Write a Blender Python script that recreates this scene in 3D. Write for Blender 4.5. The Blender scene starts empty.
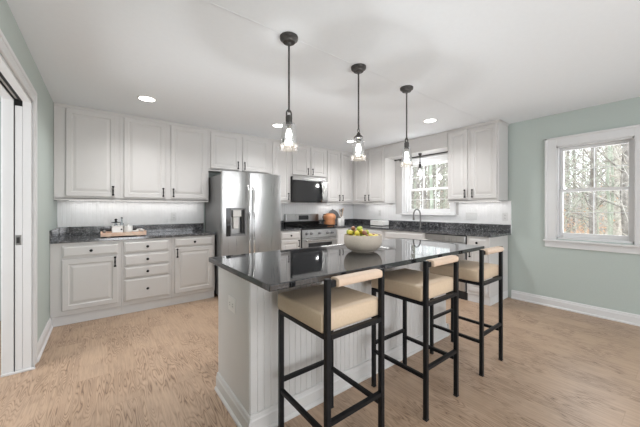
import bpy, bmesh, math, random
from mathutils import Vector, Matrix

# ------------------------------------------------------------------ camera
S = bpy.context.scene
COL = S.collection
PI = math.pi
YAW = 0.655
cam = bpy.data.cameras.new('camera')
cam.sensor_width = 36.0
cam.lens = 282.7 / 640 * 36.0
cam.shift_y = -4.5 / 640
cam.clip_start = 0.02
cam.clip_end = 300
camo = bpy.data.objects.new('camera', cam)
COL.objects.link(camo)
camo.location = (-4.533, -4.662, 1.244)
camo.rotation_euler = (PI / 2, 0, -YAW)
S.camera = camo

# ------------------------------------------------------------------ view
S.view_settings.view_transform = 'Standard'
S.view_settings.look = 'None'
S.view_settings.gamma = 1
S.view_settings.use_curve_mapping = False
S.view_settings.exposure = 0.50

# ------------------------------------------------------------------ sky
w = bpy.data.worlds.new('overcast_sky')
S.world = w
w.use_nodes = True
bg = w.node_tree.nodes['Background']
bg.inputs[0].default_value = (0.92, 0.95, 1.0, 1)
bg.inputs[1].default_value = 2.9


def lamp(name, typ, loc, rot, energy, color=(1, 1, 1), **kw):
    l = bpy.data.lights.new(name, typ)
    l.energy = energy
    l.color = color
    for k, v in kw.items():
        setattr(l, k, v)
    o = bpy.data.objects.new(name, l)
    o.location = loc
    o.rotation_euler = rot
    COL.objects.link(o)
    return o


H = 2.44
LX = -4.972          # left wall
RY = -7.4            # rear wall (behind the camera)
# added fill light from behind the camera, through invented glass doors
lamp('rear_fill', 'AREA', (-2.6, RY - 0.05, 1.15), (PI / 2, 0, 0), 16, (0.94, 0.97, 1.0),
     shape='RECTANGLE', size=3.8, size_y=2.1)
# added soft fill behind the camera, aimed up to brighten the ceiling
lamp('ceiling_fill', 'AREA', (-3.5, -6.6, 0.6), (PI - 1.06, 0, 0), 8, (0.985, 0.992, 1.0), shape='RECTANGLE', size=2.2, size_y=1.0, spread=math.radians(85))
lamp('hall_fill', 'AREA', (-6.55, -2.1, 1.35), (0, -PI / 2, 0), 38, (0.97, 0.985, 1.0), shape='RECTANGLE', size=1.9, size_y=1.6)  # added fill through the doorway, lights the island end and left floor
# daylight through the two windows of the right wall
lamp('dining_window_daylight', 'AREA', (0.2, -3.98, 1.45), (0, PI / 2, 0), 4, (0.9, 0.95, 1.0),
     shape='RECTANGLE', size=1.1, size_y=0.6)
lamp('sink_window_daylight', 'AREA', (0.2, -1.86, 1.62), (0, PI / 2, 0), 2, (0.9, 0.95, 1.0),
     shape='RECTANGLE', size=0.8, size_y=0.75)
CAN_POWER = 12.0
BULB_POWER = 8.2
UNDER = 0.5

# ------------------------------------------------------------------ materials
def mat(name, color=(.8, .8, .8), rough=.5, metal=0.0, spec=.5, emis=None, estr=0.0):
    m = bpy.data.materials.new(name)
    m.use_nodes = True
    b = m.node_tree.nodes['Principled BSDF']
    b.inputs['Base Color'].default_value = (*color, 1)
    b.inputs['Roughness'].default_value = rough
    b.inputs['Metallic'].default_value = metal
    b.inputs['Specular IOR Level'].default_value = spec
    if emis:
        b.inputs['Emission Color'].default_value = (*emis, 1)
        b.inputs['Emission Strength'].default_value = estr
    return m


def nd(m, t, **kw):
    n = m.node_tree.nodes.new(t)
    for k, v in kw.items():
        if k in n.inputs:
            n.inputs[k].default_value = v
        else:
            setattr(n, k, v)
    return n


def lk(m, a, b):
    m.node_tree.links.new(a, b)


def ramp(m, stops):
    r = m.node_tree.nodes.new('ShaderNodeValToRGB')
    e = r.color_ramp.elements
    while len(e) < len(stops):
        e.new(0.5)
    for i, (p, c) in enumerate(stops):
        e[i].position = p
        e[i].color = (*c, 1) if len(c) == 3 else c
    return r


def bsdf(m):
    return m.node_tree.nodes['Principled BSDF']


def coords(m, scale=(1, 1, 1), src='Object'):
    tc = nd(m, 'ShaderNodeTexCoord')
    mp = nd(m, 'ShaderNodeMapping')
    mp.inputs['Scale'].default_value = scale
    lk(m, tc.outputs[src], mp.inputs['Vector'])
    return mp.outputs['Vector']


def add_bump(m, height, strength=.2, dist=.002):
    b = nd(m, 'ShaderNodeBump')
    b.inputs['Strength'].default_value = strength
    b.inputs['Distance'].default_value = dist
    lk(m, height, b.inputs['Height'])
    lk(m, b.outputs['Normal'], bsdf(m).inputs['Normal'])


def mottled(name, c1, c2, scale, rough, bump=.1, metal=0.0, detail=3):
    m = mat(name, c1, rough, metal)
    n = nd(m, 'ShaderNodeTexNoise')
    n.inputs['Scale'].default_value = scale
    n.inputs['Detail'].default_value = detail
    lk(m, coords(m), n.inputs['Vector'])
    r = ramp(m, [(.35, c1), (.65, c2)])
    lk(m, n.outputs['Fac'], r.inputs['Fac'])
    lk(m, r.outputs['Color'], bsdf(m).inputs['Base Color'])
    if bump:
        add_bump(m, n.outputs['Fac'], bump)
    return m


M = {}
M['cab'] = mottled('greige_cabinet_paint', (.590, .576, .562), (.578, .564, .550), 6, .38, .02)
M['white'] = mottled('white_trim_paint', (.69, .69, .69), (.675, .675, .675), 5, .35, .02)
M['ceil'] = mottled('ceiling_paint', (.80, .83, .855), (.79, .82, .845), 40, .85, .05)
M['sage'] = mottled('sage_wall_paint', (.455, .510, .480), (.445, .50, .470), 60, .7, .05)
M['hall'] = mottled('hall_wall_paint', (.46, .46, .46), (.44, .44, .44), 30, .7, .05)
M['bead'] = mottled('white_beadboard_paint', (.88, .88, .88), (.865, .865, .865), 5, .4, .02)
M['black'] = mottled('black_hardware', (.005, .005, .005), (.008, .008, .008), 30, .5, .05)
M['stoolmetal'] = mottled('black_stool_metal', (.006, .0065, .008), (.009, .0095, .011), 40, .42, .05)
for _k in ('black', 'stoolmetal'):
    M[_k].node_tree.nodes['Principled BSDF'].inputs['Specular IOR Level'].default_value = .22
M['bronze'] = mottled('dark_bronze', (.055, .052, .050), (.085, .080, .076), 30, .45, .05, metal=.5)
M['leather'] = mottled('tan_upholstery', (.56, .435, .31), (.53, .41, .29), 90, .55, .12)
M['bolster'] = mottled('tan_bolster_leather', (.60, .46, .35), (.57, .435, .33), 70, .5, .1)
M['kettle'] = mottled('terracotta_glaze', (.62, .28, .13), (.52, .22, .10), 14, .35, .05)
M['slate'] = mottled('slate_grey', (.16, .16, .165), (.22, .22, .225), 30, .6, .1)
M['ceramic'] = mottled('white_ceramic', (.76, .75, .73), (.72, .71, .69), 12, .25, .02)
M['bowl'] = mottled('cream_stoneware', (.52, .455, .38), (.43, .375, .31), 130, .6, .12, detail=5)
M['pinewood'] = mottled('pale_blond_wood', (.60, .42, .28), (.50, .33, .21), 22, .5, .1)
M['pinktray'] = mottled('pinkish_tray_wood', (.66, .42, .31), (.72, .56, .44), 18, .55, .1)
M['bark'] = mottled('tree_bark', (.28, .265, .235), (.54, .52, .47), 9, .95, .4, detail=6)
M['barkdark'] = mottled('dark_tree_bark', (.13, .12, .11), (.30, .285, .26), 9, .95, .4, detail=6)
M['barkpale'] = mottled('pale_tree_bark', (.42, .46, .38), (.24, .27, .22), 6, .95, .4, detail=6)
M['plastic'] = mat('white_plastic', (.76, .76, .75), .35)
M['plate'] = mat('outlet_plate_plastic', (.70, .68, .65), .35)
M['slot'] = mat('dark_slot', (.02, .02, .02), .6)
M['blackglass'] = mat('black_glass', (.018, .019, .02), .06)
M['chrome'] = mat('brushed_nickel', (.42, .41, .40), .3, 1.0)
M['nickel'] = mat('dark_nickel', (.17, .165, .16), .3, 1.0)
M['rubber'] = mat('black_rubber', (.01, .01, .01), .8)
M['canlight'] = mat('recessed_lamp_lens', (1, 1, 1), .5, emis=(1, .98, .95), estr=6.0)
M['bulb'] = mat('glowing_bulb', (1, 1, 1), .5, emis=(1, .95, .88), estr=4.0)
M['strip'] = mat('led_strip', (1, 1, 1), .5, emis=(1, .98, .96), estr=1.0)
M['warmfilament'] = mat('bulb_base', (.5, .48, .44), .3, 1.0)


def steel():
    m = mat('brushed_stainless', (.46, .458, .455), .36, 1.0)
    n = nd(m, 'ShaderNodeTexNoise')
    n.inputs['Scale'].default_value = 1.0
    n.inputs['Detail'].default_value = 4
    lk(m, coords(m, (160, 160, 3)), n.inputs['Vector'])
    r = ramp(m, [(.3, (.27,) * 3), (.7, (.30,) * 3)])
    lk(m, n.outputs['Fac'], r.inputs['Fac'])
    lk(m, r.outputs['Color'], bsdf(m).inputs['Roughness'])
    return m


M['steel'] = steel()
M['brightsteel'] = mat('polished_handle_steel', (.78, .78, .77), .22, 1.0)
M['greyside'] = mottled('grey_fridge_side', (.19, .19, .19), (.21, .21, .21), 60, .45, .1)


def granite(name, rough, k, sc):
    m = mat(name, (.04, .04, .045), rough, spec=.9)
    v = coords(m)
    a = nd(m, 'ShaderNodeTexNoise')
    a.inputs['Scale'].default_value = sc
    a.inputs['Detail'].default_value = 8
    a.inputs['Roughness'].default_value = .75
    lk(m, v, a.inputs['Vector'])
    r1 = ramp(m, [(.40, (.010 * k, .010 * k, .012 * k)), (.51, (.035 * k, .036 * k, .040 * k)), (.59, (.15 * k, .15 * k, .155 * k)), (.70, (.42 * k, .42 * k, .43 * k))])
    lk(m, a.outputs['Fac'], r1.inputs['Fac'])
    b = nd(m, 'ShaderNodeTexNoise')
    b.inputs['Scale'].default_value = 9
    b.inputs['Detail'].default_value = 5
    b.inputs['Distortion'].default_value = 1.2
    lk(m, v, b.inputs['Vector'])
    r2 = ramp(m, [(.45, (0, 0, 0)), (.70, (.05 * k, .05 * k, .052 * k))])
    lk(m, b.outputs['Fac'], r2.inputs['Fac'])
    mx = nd(m, 'ShaderNodeMixRGB')
    mx.blend_type = 'ADD'
    mx.inputs[0].default_value = 1
    lk(m, r1.outputs['Color'], mx.inputs[1])
    lk(m, r2.outputs['Color'], mx.inputs[2])
    lk(m, mx.outputs['Color'], bsdf(m).inputs['Base Color'])
    return m


M['granite'] = granite('dark_speckled_granite', .12, 1.15, 48)
M['shaded_granite'] = granite('shaded_island_granite', .035, .30, 110)  # same granite darkened, shade on the island edge put into its colour


def floor_mat():
    m = mat('oak_plank_floor', (.5, .36, .25), .38)
    tc = nd(m, 'ShaderNodeTexCoord')
    # planks run along Y
    mp = nd(m, 'ShaderNodeMapping')
    mp.inputs['Rotation'].default_value = (0, 0, PI / 2)
    lk(m, tc.outputs['Object'], mp.inputs['Vector'])
    br = nd(m, 'ShaderNodeTexBrick')
    br.offset = .37
    br.inputs['Scale'].default_value = 1
    br.inputs['Brick Width'].default_value = 1.22
    br.inputs['Row Height'].default_value = .18
    br.inputs['Mortar Size'].default_value = .0012
    br.inputs['Color1'].default_value = (0, 0, 0, 1)
    br.inputs['Color2'].default_value = (1, 1, 1, 1)
    br.inputs['Mortar'].default_value = (.5, .5, .5, 1)
    lk(m, mp.outputs['Vector'], br.inputs['Vector'])
    base = ramp(m, [(0, (.445, .310, .212)), (.5, (.465, .325, .224)), (1, (.485, .342, .238))])
    lk(m, br.outputs['Color'], base.inputs['Fac'])
    # offset grain per plank
    ad = nd(m, 'ShaderNodeVectorMath')
    ad.operation = 'MULTIPLY_ADD'
    lk(m, br.outputs['Color'], ad.inputs[0])
    ad.inputs[1].default_value = (3.1, 7.7, 1.3)
    lk(m, tc.outputs['Object'], ad.inputs[2])
    g = nd(m, 'ShaderNodeMapping')
    g.inputs['Scale'].default_value = (1, .11, 1)
    lk(m, ad.outputs['Vector'], g.inputs['Vector'])
    n1 = nd(m, 'ShaderNodeTexNoise')
    n1.inputs['Scale'].default_value = 15
    n1.inputs['Detail'].default_value = 1.6
    lk(m, g.outputs['Vector'], n1.inputs['Vector'])
    # contour lines of the noise give cathedral grain
    mul = nd(m, 'ShaderNodeMath'); mul.operation = 'MULTIPLY'; mul.inputs[1].default_value = 20
    lk(m, n1.outputs['Fac'], mul.inputs[0])
    fr = nd(m, 'ShaderNodeMath'); fr.operation = 'PINGPONG'; fr.inputs[1].default_value = .5
    lk(m, mul.outputs[0], fr.inputs[0])
    r3 = ramp(m, [(0, (.42, .36, .32)), (.12, (.76, .73, .71)), (.35, (1, 1, 1))])
    r3.color_ramp.interpolation = 'EASE'
    lk(m, fr.outputs[0], r3.inputs['Fac'])
    n2 = nd(m, 'ShaderNodeTexNoise')
    n2.inputs['Scale'].default_value = 1
    n2.inputs['Detail'].default_value = 5
    g2 = nd(m, 'ShaderNodeMapping')
    g2.inputs['Scale'].default_value = (90, 5, 1)
    lk(m, ad.outputs['Vector'], g2.inputs['Vector'])
    lk(m, g2.outputs['Vector'], n2.inputs['Vector'])
    r4 = ramp(m, [(.3, (.74, .74, .74)), (.6, (1, 1, 1))])
    lk(m, n2.outputs['Fac'], r4.inputs['Fac'])
    n3 = nd(m, 'ShaderNodeTexNoise')
    n3.inputs['Scale'].default_value = 3
    lk(m, ad.outputs['Vector'], n3.inputs['Vector'])
    r5 = ramp(m, [(.42, (.1, .1, .1)), (.56, (1, 1, 1))])
    lk(m, n3.outputs['Fac'], r5.inputs['Fac'])
    m1 = nd(m, 'ShaderNodeMixRGB'); m1.blend_type = 'MULTIPLY'
    lk(m, r5.outputs['Color'], m1.inputs[0])
    lk(m, base.outputs['Color'], m1.inputs[1])
    lk(m, r3.outputs['Color'], m1.inputs[2])
    m2 = nd(m, 'ShaderNodeMixRGB'); m2.blend_type = 'MULTIPLY'; m2.inputs[0].default_value = .8
    lk(m, m1.outputs['Color'], m2.inputs[1])
    lk(m, r4.outputs['Color'], m2.inputs[2])
    m3 = nd(m, 'ShaderNodeMixRGB'); m3.blend_type = 'MIX'
    m3.inputs[2].default_value = (.34, .23, .15, 1)
    lk(m, br.outputs['Fac'], m3.inputs[0])
    lk(m, m2.outputs['Color'], m3.inputs[1])
    lk(m, m3.outputs['Color'], bsdf(m).inputs['Base Color'])
    add_bump(m, n2.outputs['Fac'], .06, .001)
    return m


M['floor'] = floor_mat()


def glass(name, tint, gloss_rough=.02, amount=1.0, body=0.0, bcol=(.8, .8, .78)):
    m = bpy.data.materials.new(name)
    m.use_nodes = True
    t = m.node_tree
    t.nodes.clear()
    out = t.nodes.new('ShaderNodeOutputMaterial')
    tr = t.nodes.new('ShaderNodeBsdfTransparent')
    tr.inputs[0].default_value = (*tint, 1)
    gl = t.nodes.new('ShaderNodeBsdfGlossy')
    gl.inputs['Roughness'].default_value = gloss_rough
    gl.inputs['Color'].default_value = (amount, amount, amount, 1)
    fz = t.nodes.new('ShaderNodeFresnel')
    fz.inputs[0].default_value = 1.45
    mx = t.nodes.new('ShaderNodeMixShader')
    t.links.new(fz.outputs[0], mx.inputs[0])
    t.links.new(tr.outputs[0], mx.inputs[1])
    t.links.new(gl.outputs[0], mx.inputs[2])
    last = mx
    if body:
        df = t.nodes.new('ShaderNodeBsdfDiffuse')
        df.inputs[0].default_value = (*bcol, 1)
        m2 = t.nodes.new('ShaderNodeMixShader')
        m2.inputs[0].default_value = body
        t.links.new(mx.outputs[0], m2.inputs[1])
        t.links.new(df.outputs[0], m2.inputs[2])
        last = m2
    t.links.new(last.outputs[0], out.inputs[0])
    return m


M['winglass'] = glass('window_glass', (.97, .98, .98))
M['shade'] = glass('clear_shade_glass', (.90, .91, .91), body=.010, amount=.75)
M['shadeband'] = glass('seeded_shade_glass', (.84, .82, .78), .5, amount=.05, body=.012, bcol=(.62, .52, .42))
M['jarglass'] = glass('jar_glass', (.80, .85, .88), .03, body=.08)


def leaf_ground():
    m = mottled('leaf_litter', (.30, .20, .13), (.42, .33, .24), 3, .95, .3, detail=8)
    return m


M['leaves'] = leaf_ground()
M['twig'] = mottled('far_twigs', (.34, .33, .32), (.52, .51, .50), 3, .95, .1, detail=6)
M['rust'] = mottled('dry_beech_leaves', (.55, .33, .20), (.66, .46, .31), 6, .9, .1)

# ------------------------------------------------------------------ mesh helpers
def box(bm, x0, x1, y0, y1, z0, z1, bev=0.0, seg=1, mi=0):
    if x0 > x1: x0, x1 = x1, x0
    if y0 > y1: y0, y1 = y1, y0
    if z0 > z1: z0, z1 = z1, z0
    mtx = Matrix.Translation(((x0 + x1) / 2, (y0 + y1) / 2, (z0 + z1) / 2)) @ Matrix.Diagonal((x1 - x0, y1 - y0, z1 - z0, 1))
    r = bmesh.ops.create_cube(bm, size=1, matrix=mtx)
    vs = r['verts']
    if bev:
        es = list({e for v in vs for e in v.link_edges})
        bmesh.ops.bevel(bm, geom=es, offset=bev, segments=seg, affect='EDGES', profile=.5)
    return bm


def lathe(bm, prof, c=(0, 0, 0), n=24, axis='Z', closed=False, wob=None):
    """prof: list of (r, h). axis: direction of h."""
    rings = []
    for r, h in prof:
        ring = []
        for k in range(n):
            a = 2 * PI * k / n
            rr = r * (wob(a) if wob else 1)
            p = (rr * math.cos(a), rr * math.sin(a), h)
            if axis == 'Y':
                p = (p[0], h, p[1])
            elif axis == 'X':
                p = (h, p[0], p[1])
            ring.append(bm.verts.new((p[0] + c[0], p[1] + c[1], p[2] + c[2])))
        rings.append(ring)
    for a, b in zip(rings, rings[1:]):
        for k in range(n):
            bm.faces.new((a[k], a[(k + 1) % n], b[(k + 1) % n], b[k]))
    if not closed:
        for ring in (rings[0], rings[-1]):
            try:
                bm.faces.new(ring)
            except ValueError:
                pass
    return bm


def tube(bm, pts, r, n=8, caps=True):
    pts = [Vector(p) for p in pts]
    rad = r if isinstance(r, (list, tuple)) else [r] * len(pts)
    rings = []
    up = None
    for i, p in enumerate(pts):
        d = (pts[min(i + 1, len(pts) - 1)] - pts[max(i - 1, 0)])
        if d.length < 1e-9:
            d = Vector((0, 0, 1))
        d.normalize()
        if up is None:
            up = Vector((0, 0, 1)) if abs(d.z) < .9 else Vector((1, 0, 0))
        u = d.cross(up)
        if u.length < 1e-6:
            u = d.orthogonal()
        u.normalize()
        v = d.cross(u).normalized()
        up = -v if False else up
        rings.append([bm.verts.new(p + rad[i] * (math.cos(2 * PI * k / n) * u + math.sin(2 * PI * k / n) * v)) for k in range(n)])
    for a, b in zip(rings, rings[1:]):
        for k in range(n):
            bm.faces.new((a[k], a[(k + 1) % n], b[(k + 1) % n], b[k]))
    if caps:
        bm.faces.new(rings[0])
        bm.faces.new(rings[-1])
    return bm


def bar(bm, a, b, sx, sy=None, bev=0.0):
    """square bar from a to b"""
    sy = sy or sx
    a, b = Vector(a), Vector(b)
    d = b - a
    r = bmesh.ops.create_cube(bm, size=1, matrix=Matrix.Translation((a + b) / 2) @ d.to_track_quat('Z', 'Y').to_matrix().to_4x4() @ Matrix.Diagonal((sx, sy, d.length, 1)))
    if bev:
        es = list({e for v in r['verts'] for e in v.link_edges})
        bmesh.ops.bevel(bm, geom=es, offset=bev, segments=2, affect='EDGES')
    return bm


def rings_panel(bm, x0, x1, z0, z1, prof, yb=0.0):
    """concentric rectangular rings; prof = [(inset, y)], faces -Y. Closed at the back at yb."""
    prev = None
    back = [bm.verts.new(p) for p in ((x0, yb, z0), (x1, yb, z0), (x1, yb, z1), (x0, yb, z1))]
    bm.faces.new(back[::-1])
    prev = back
    for ins, y in prof:
        cur = [bm.verts.new(p) for p in ((x0 + ins, y, z0 + ins), (x1 - ins, y, z0 + ins), (x1 - ins, y, z1 - ins), (x0 + ins, y, z1 - ins))]
        for k in range(4):
            bm.faces.new((prev[k], prev[(k + 1) % 4], cur[(k + 1) % 4], cur[k]))
        prev = cur
    bm.faces.new(prev)
    return bm


def obj(name, bm, m, parent=None, smooth=False, loc=None):
    bmesh.ops.recalc_face_normals(bm, faces=bm.faces)
    me = bpy.data.meshes.new(name)
    bm.to_mesh(me)
    bm.free()
    for mm in (m if isinstance(m, (list, tuple)) else [m]):
        me.materials.append(mm)
    if smooth:
        me.polygons.foreach_set('use_smooth', [True] * len(me.polygons))
        try:
            me.set_sharp_from_angle(angle=math.radians(40))
        except Exception:
            pass
    o = bpy.data.objects.new(name, me)
    COL.objects.link(o)
    if parent:
        o.parent = parent
    if loc:
        o.location = loc
    return o


def B():
    return bmesh.new()


def tag(o, label=None, cat=None, group=None, kind=None):
    if label: o['label'] = label
    if cat: o['category'] = cat
    if group: o['group'] = group
    if kind: o['kind'] = kind
    return o


def thing(name, label, cat, loc=(0, 0, 0), rotz=0, group=None):
    o = bpy.data.objects.new(name, None)
    COL.objects.link(o)
    o.location = loc
    o.rotation_euler = (0, 0, rotz)
    o.empty_display_size = .1
    return tag(o, label, cat, group)


def struct(name, bm, m, parent=None, label=None, **kw):
    o = obj(name, bm, m, parent, **kw)
    if not parent:
        o['kind'] = 'structure'
        if label:
            o['label'] = label
    return o


def dup(root, loc, rotz=None, label=None, group=None):
    r = root.copy()
    COL.objects.link(r)
    r.location = loc
    if rotz is not None:
        r.rotation_euler = (0, 0, rotz)
    if label: r['label'] = label
    if group: r['group'] = group
    for ch in list(root.children):
        c = ch.copy()
        COL.objects.link(c)
        c.parent = r
        for g in list(ch.children):
            d = g.copy()
            COL.objects.link(d)
            d.parent = c
    return r


def wall_holes(bm, axis, pos0, pos1, a0, a1, z0, z1, holes, extra=()):
    """slab between pos0..pos1 on `axis`, spanning a0..a1 along the other, with rectangular holes (a0,a1,z0,z1)"""
    A = sorted({a0, a1, *extra, *[h[0] for h in holes], *[h[1] for h in holes]})
    Z = sorted({z0, z1, *[h[2] for h in holes], *[h[3] for h in holes]})
    def solid(i, j):
        ca, cz = (A[i] + A[i + 1]) / 2, (Z[j] + Z[j + 1]) / 2
        return not any(h[0] < ca < h[1] and h[2] < cz < h[3] for h in holes)
    def P(p, a, z):
        return (p, a, z) if axis == 'x' else (a, p, z)
    cache = {}
    def V(p, i, j):
        k = (p, i, j)
        if k not in cache:
            cache[k] = bm.verts.new(P(p, A[i], Z[j]))
        return cache[k]
    nA, nZ = len(A) - 1, len(Z) - 1
    for i in range(nA):
        for j in range(nZ):
            if not solid(i, j):
                continue
            for p in (pos0, pos1):
                bm.faces.new((V(p, i, j), V(p, i + 1, j), V(p, i + 1, j + 1), V(p, i, j + 1)))
            for di, dj, e in ((-1, 0, ((i, j), (i, j + 1))), (1, 0, ((i + 1, j), (i + 1, j + 1))),
                              (0, -1, ((i, j), (i + 1, j))), (0, 1, ((i, j + 1), (i + 1, j + 1)))):
                ii, jj = i + di, j + dj
                if 0 <= ii < nA and 0 <= jj < nZ and solid(ii, jj):
                    continue
                (p1, q1), (p2, q2) = e
                bm.faces.new((V(pos0, p1, q1), V(pos0, p2, q2), V(pos1, p2, q2), V(pos1, p1, q1)))
    return bm


def beadboard(bm, a0, a1, z0, z1, step=.041, depth=.003, thick=.008, face=-1):
    """panel in local XZ, front facing -Y at y=-thick, V grooves every step"""
    xs = [(a0, -thick)]
    x = a0 + step
    while x < a1 - .01:
        xs += [(x - .004, -thick), (x, -thick + depth), (x + .004, -thick)]
        x += step
    xs.append((a1, -thick))
    lo = [bm.verts.new((x, y, z0)) for x, y in xs]
    hi = [bm.verts.new((x, y, z1)) for x, y in xs]
    for k in range(len(xs) - 1):
        bm.faces.new((lo[k], lo[k + 1], hi[k + 1], hi[k]))
    b = [bm.verts.new(p) for p in ((a0, 0, z0), (a1, 0, z0), (a1, 0, z1), (a0, 0, z1))]
    bm.faces.new(b)
    bm.faces.new([b[0], b[3], hi[0], lo[0]])
    bm.faces.new([b[1], lo[-1], hi[-1], b[2]])
    bm.faces.new([b[3], b[2]] + hi[::-1])
    bm.faces.new([b[1], b[0]] + lo)
    return bm


def base_profile(bm, p0, p1, out, h=.115, t=.016):
    """baseboard along segment p0->p1 on the floor, wall side is opposite of out"""
    p0, p1, out = Vector(p0), Vector(p1), Vector(out)
    prof = [(0, 0), (t + .010, 0), (t + .010, .012), (t + .004, .020), (t, .022), (t, h - .030), (t - .004, h - .022), (t - .006, h - .006), (t - .010, h), (0, h)]
    rows = []
    for p in (p0, p1):
        rows.append([bm.verts.new((p.x + out.x * a, p.y + out.y * a, z)) for a, z in prof])
    n = len(prof)
    for k in range(n):
        bm.faces.new((rows[0][k], rows[0][(k + 1) % n], rows[1][(k + 1) % n], rows[1][k]))
    bm.faces.new(rows[0]); bm.faces.new(rows[1])
    return bm


# ================================================================== STRUCTURE
W1 = (-4.32, -3.645, .87, 2.035)      # dining window hole (y0,y1,z0,z1)
W2 = (-2.30, -1.42, 1.17, 2.09)       # sink window hole
DR = (-2.50, -1.540, 0.0, 2.085)       # pocket door hole in the left wall

b = B(); box(b, LX - 1.7, .0, RY, .0, -.06, 0)
struct('floor', b, M['floor'])
b = B(); box(b, LX - 1.7, .14, RY - .14, .14, H, H + .06)
struct('ceiling', b, M['ceil'])
b = B(); box(b, LX - 1.7, .14, 0, .14, -.06, H)
struct('wall_back', b, M['sage'])
b = B(); wall_holes(b, 'x', .0, .14, RY - .14, 0, -.06, H, [W1, W2])
struct('wall_right', b, M['sage'])
b = B(); wall_holes(b, 'x', LX - .145, LX, RY, 0, 0, H, [DR])
struct('wall_left', b, M['sage'])
b = B(); wall_holes(b, 'y', RY - .14, RY, LX - 1.7, 0, -.06, H, [(-4.55, -.65, .05, 2.2)])
struct('wall_rear', b, M['sage'])
b = B(); box(b, LX - 1.84, LX - 1.7, RY - .14, .14, -.06, H)
struct('wall_hall', b, M['hall'])
# wainscot rail of the hall
b = B(); box(b, LX - 1.70, LX - 1.68, -6.0, -.02, 0, 1.15); box(b, LX - 1.70, LX - 1.655, -6.0, -.02, 1.15, 1.19, .006)
struct('trim_hall', b, M['white'])

# drywall seam on the ceiling over the island
b = B(); box(b, LX + .01, -.02, -2.980, -2.972, H - .0018, H - .0002)
struct('trim_1', b, M['ceil'])

# white beadboard backsplashes
b = B(); beadboard(b, LX + .001, -3.27, 1.0, 1.36, .041); bmesh.ops.translate(b, verts=b.verts, vec=(0, -.001, 0))
struct('trim_2', b, M['bead'])
b = B(); beadboard(b, -2.30, -.012, .90, 1.86, .041); bmesh.ops.translate(b, verts=b.verts, vec=(0, -.001, 0))
struct('trim_3', b, M['bead'])
b = B(); beadboard(b, 0.012, 3.158, .90, 1.36, .041)
# cut for the sink window: keep the board below the sill only (board stops at 1.13 between casings)
bmesh.ops.rotate(b, verts=b.verts, matrix=Matrix.Rotation(-PI / 2, 3, 'Z'), cent=(0, 0, 0))
bmesh.ops.translate(b, verts=b.verts, vec=(-.001, 0, 0))
for v in b.verts:
    pass
bb = b
b.free()
b = B()
beadboard(b, 0.012, 1.19, .90, 1.36, .041)
b2 = B(); beadboard(b2, 1.19, 2.42, .90, 1.145, .041)
b3 = B(); beadboard(b3, 2.42, 3.158, .90, 1.36, .041)
for nme, q in (('trim_4', b), ('trim_5', b2), ('trim_6', b3)):
    bmesh.ops.rotate(q, verts=q.verts, matrix=Matrix.Rotation(-PI / 2, 3, 'Z'), cent=(0, 0, 0))
    bmesh.ops.translate(q, verts=q.verts, vec=(-.001, 0, 0))
    struct(nme, q, M['bead'])
# painted wall panel round the sink window, cabinet coloured
b = B(); wall_holes(b, 'x', -.006, -.001, -2.42, -1.19, 1.145, 2.20, [W2])
struct('trim_7', b, M['cab'])
# soffit with valance between the wall cabinets over the sink window
b = B(); box(b, -.33, -.001, -2.408, -1.194, 2.20, H - .001)
box(b, -.336, -.33, -2.408, -1.194, 2.39, H - .001, .002)
struct('trim_8', b, M['cab'])

# baseboards
b = B(); base_profile(b, (0, -3.16), (0, RY), (-1, 0))
struct('baseboard_right', b, M['white'])
b = B(); base_profile(b, (LX, -.60), (LX, -1.448), (1, 0))
struct('baseboard_left', b, M['white'])
b = B(); base_profile(b, (LX, -2.60), (LX, RY), (1, 0))
struct('baseboard_left', b, M['white'])

# door_1: pocket door opening in the left wall
d1 = bpy.data.objects.new('door_1', None); COL.objects.link(d1); d1['kind'] = 'structure'
b = B()
cw = .095
for (y0, y1, z0, z1) in ((DR[1], DR[1] + cw, 0, DR[3] + cw), (DR[0] - cw, DR[0], 0, DR[3] + cw), (DR[0], DR[1], DR[3], DR[3] + cw)):
    box(b, LX, LX + .012, y0, y1, z0, z1, .003)
for (y0, y1, z0, z1) in ((DR[1] + cw - .028, DR[1] + cw + .002, 0, DR[3] + cw + .002), (DR[0] - cw, DR[0] - cw + .028, 0, DR[3] + cw), (DR[0] - cw, DR[1] + cw, DR[3] + cw - .028, DR[3] + cw + .002)):
    box(b, LX + .008, LX + .018, y0, y1, z0, z1, .004, 2)
for (y0, y1, z0, z1) in ((DR[1], DR[1] + .014, 0, DR[3] + .014), (DR[0] - .014, DR[0], 0, DR[3]), (DR[0], DR[1], DR[3], DR[3] + .014)):
    box(b, LX + .008, LX + .015, y0, y1, z0, z1, .003)
# casing on the hall side
for (y0, y1, z0, z1) in ((DR[1], DR[1] + cw, 0, DR[3] + cw), (DR[0] - cw, DR[0], 0, DR[3] + cw), (DR[0], DR[1], DR[3], DR[3] + cw)):
    box(b, LX - .163, LX - .145, y0, y1, z0, z1, .003)
obj('casing', b, M['white'], d1)
b = B()
for xx in ((LX - .048, LX - .0005), (LX - .145, LX - .096)):
    box(b, xx[0], xx[1], DR[1] - .020, DR[1], 0, DR[3])
    box(b, xx[0], xx[1], DR[0], DR[0] + .018, 0, DR[3])
    box(b, xx[0], xx[1], DR[0], DR[1], DR[3] - .018, DR[3])
box(b, LX - .096, LX - .048, DR[0] + .018, DR[1] - .016, DR[3] - .005, DR[3])
box(b, LX - .160, LX + .022, DR[1] - .034, DR[1] - .0205, 0, .016, .002)
obj('door_jamb', b, M['white'], d1)
b = B(); box(b, LX - .068, LX - .050, DR[0] + .018, DR[1] - .017, DR[3] - .016, DR[3] - .005); box(b, LX - .094, LX - .088, DR[0] + .018, DR[1] - .017, DR[3] - .016, DR[3] - .005)
obj('track', b, M['rubber'], d1)
b = B(); box(b, LX - .096, LX - .048, DR[1] - .006, DR[1] - .001, 0, DR[3])
obj('pocket', b, M['rubber'], d1)
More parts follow.
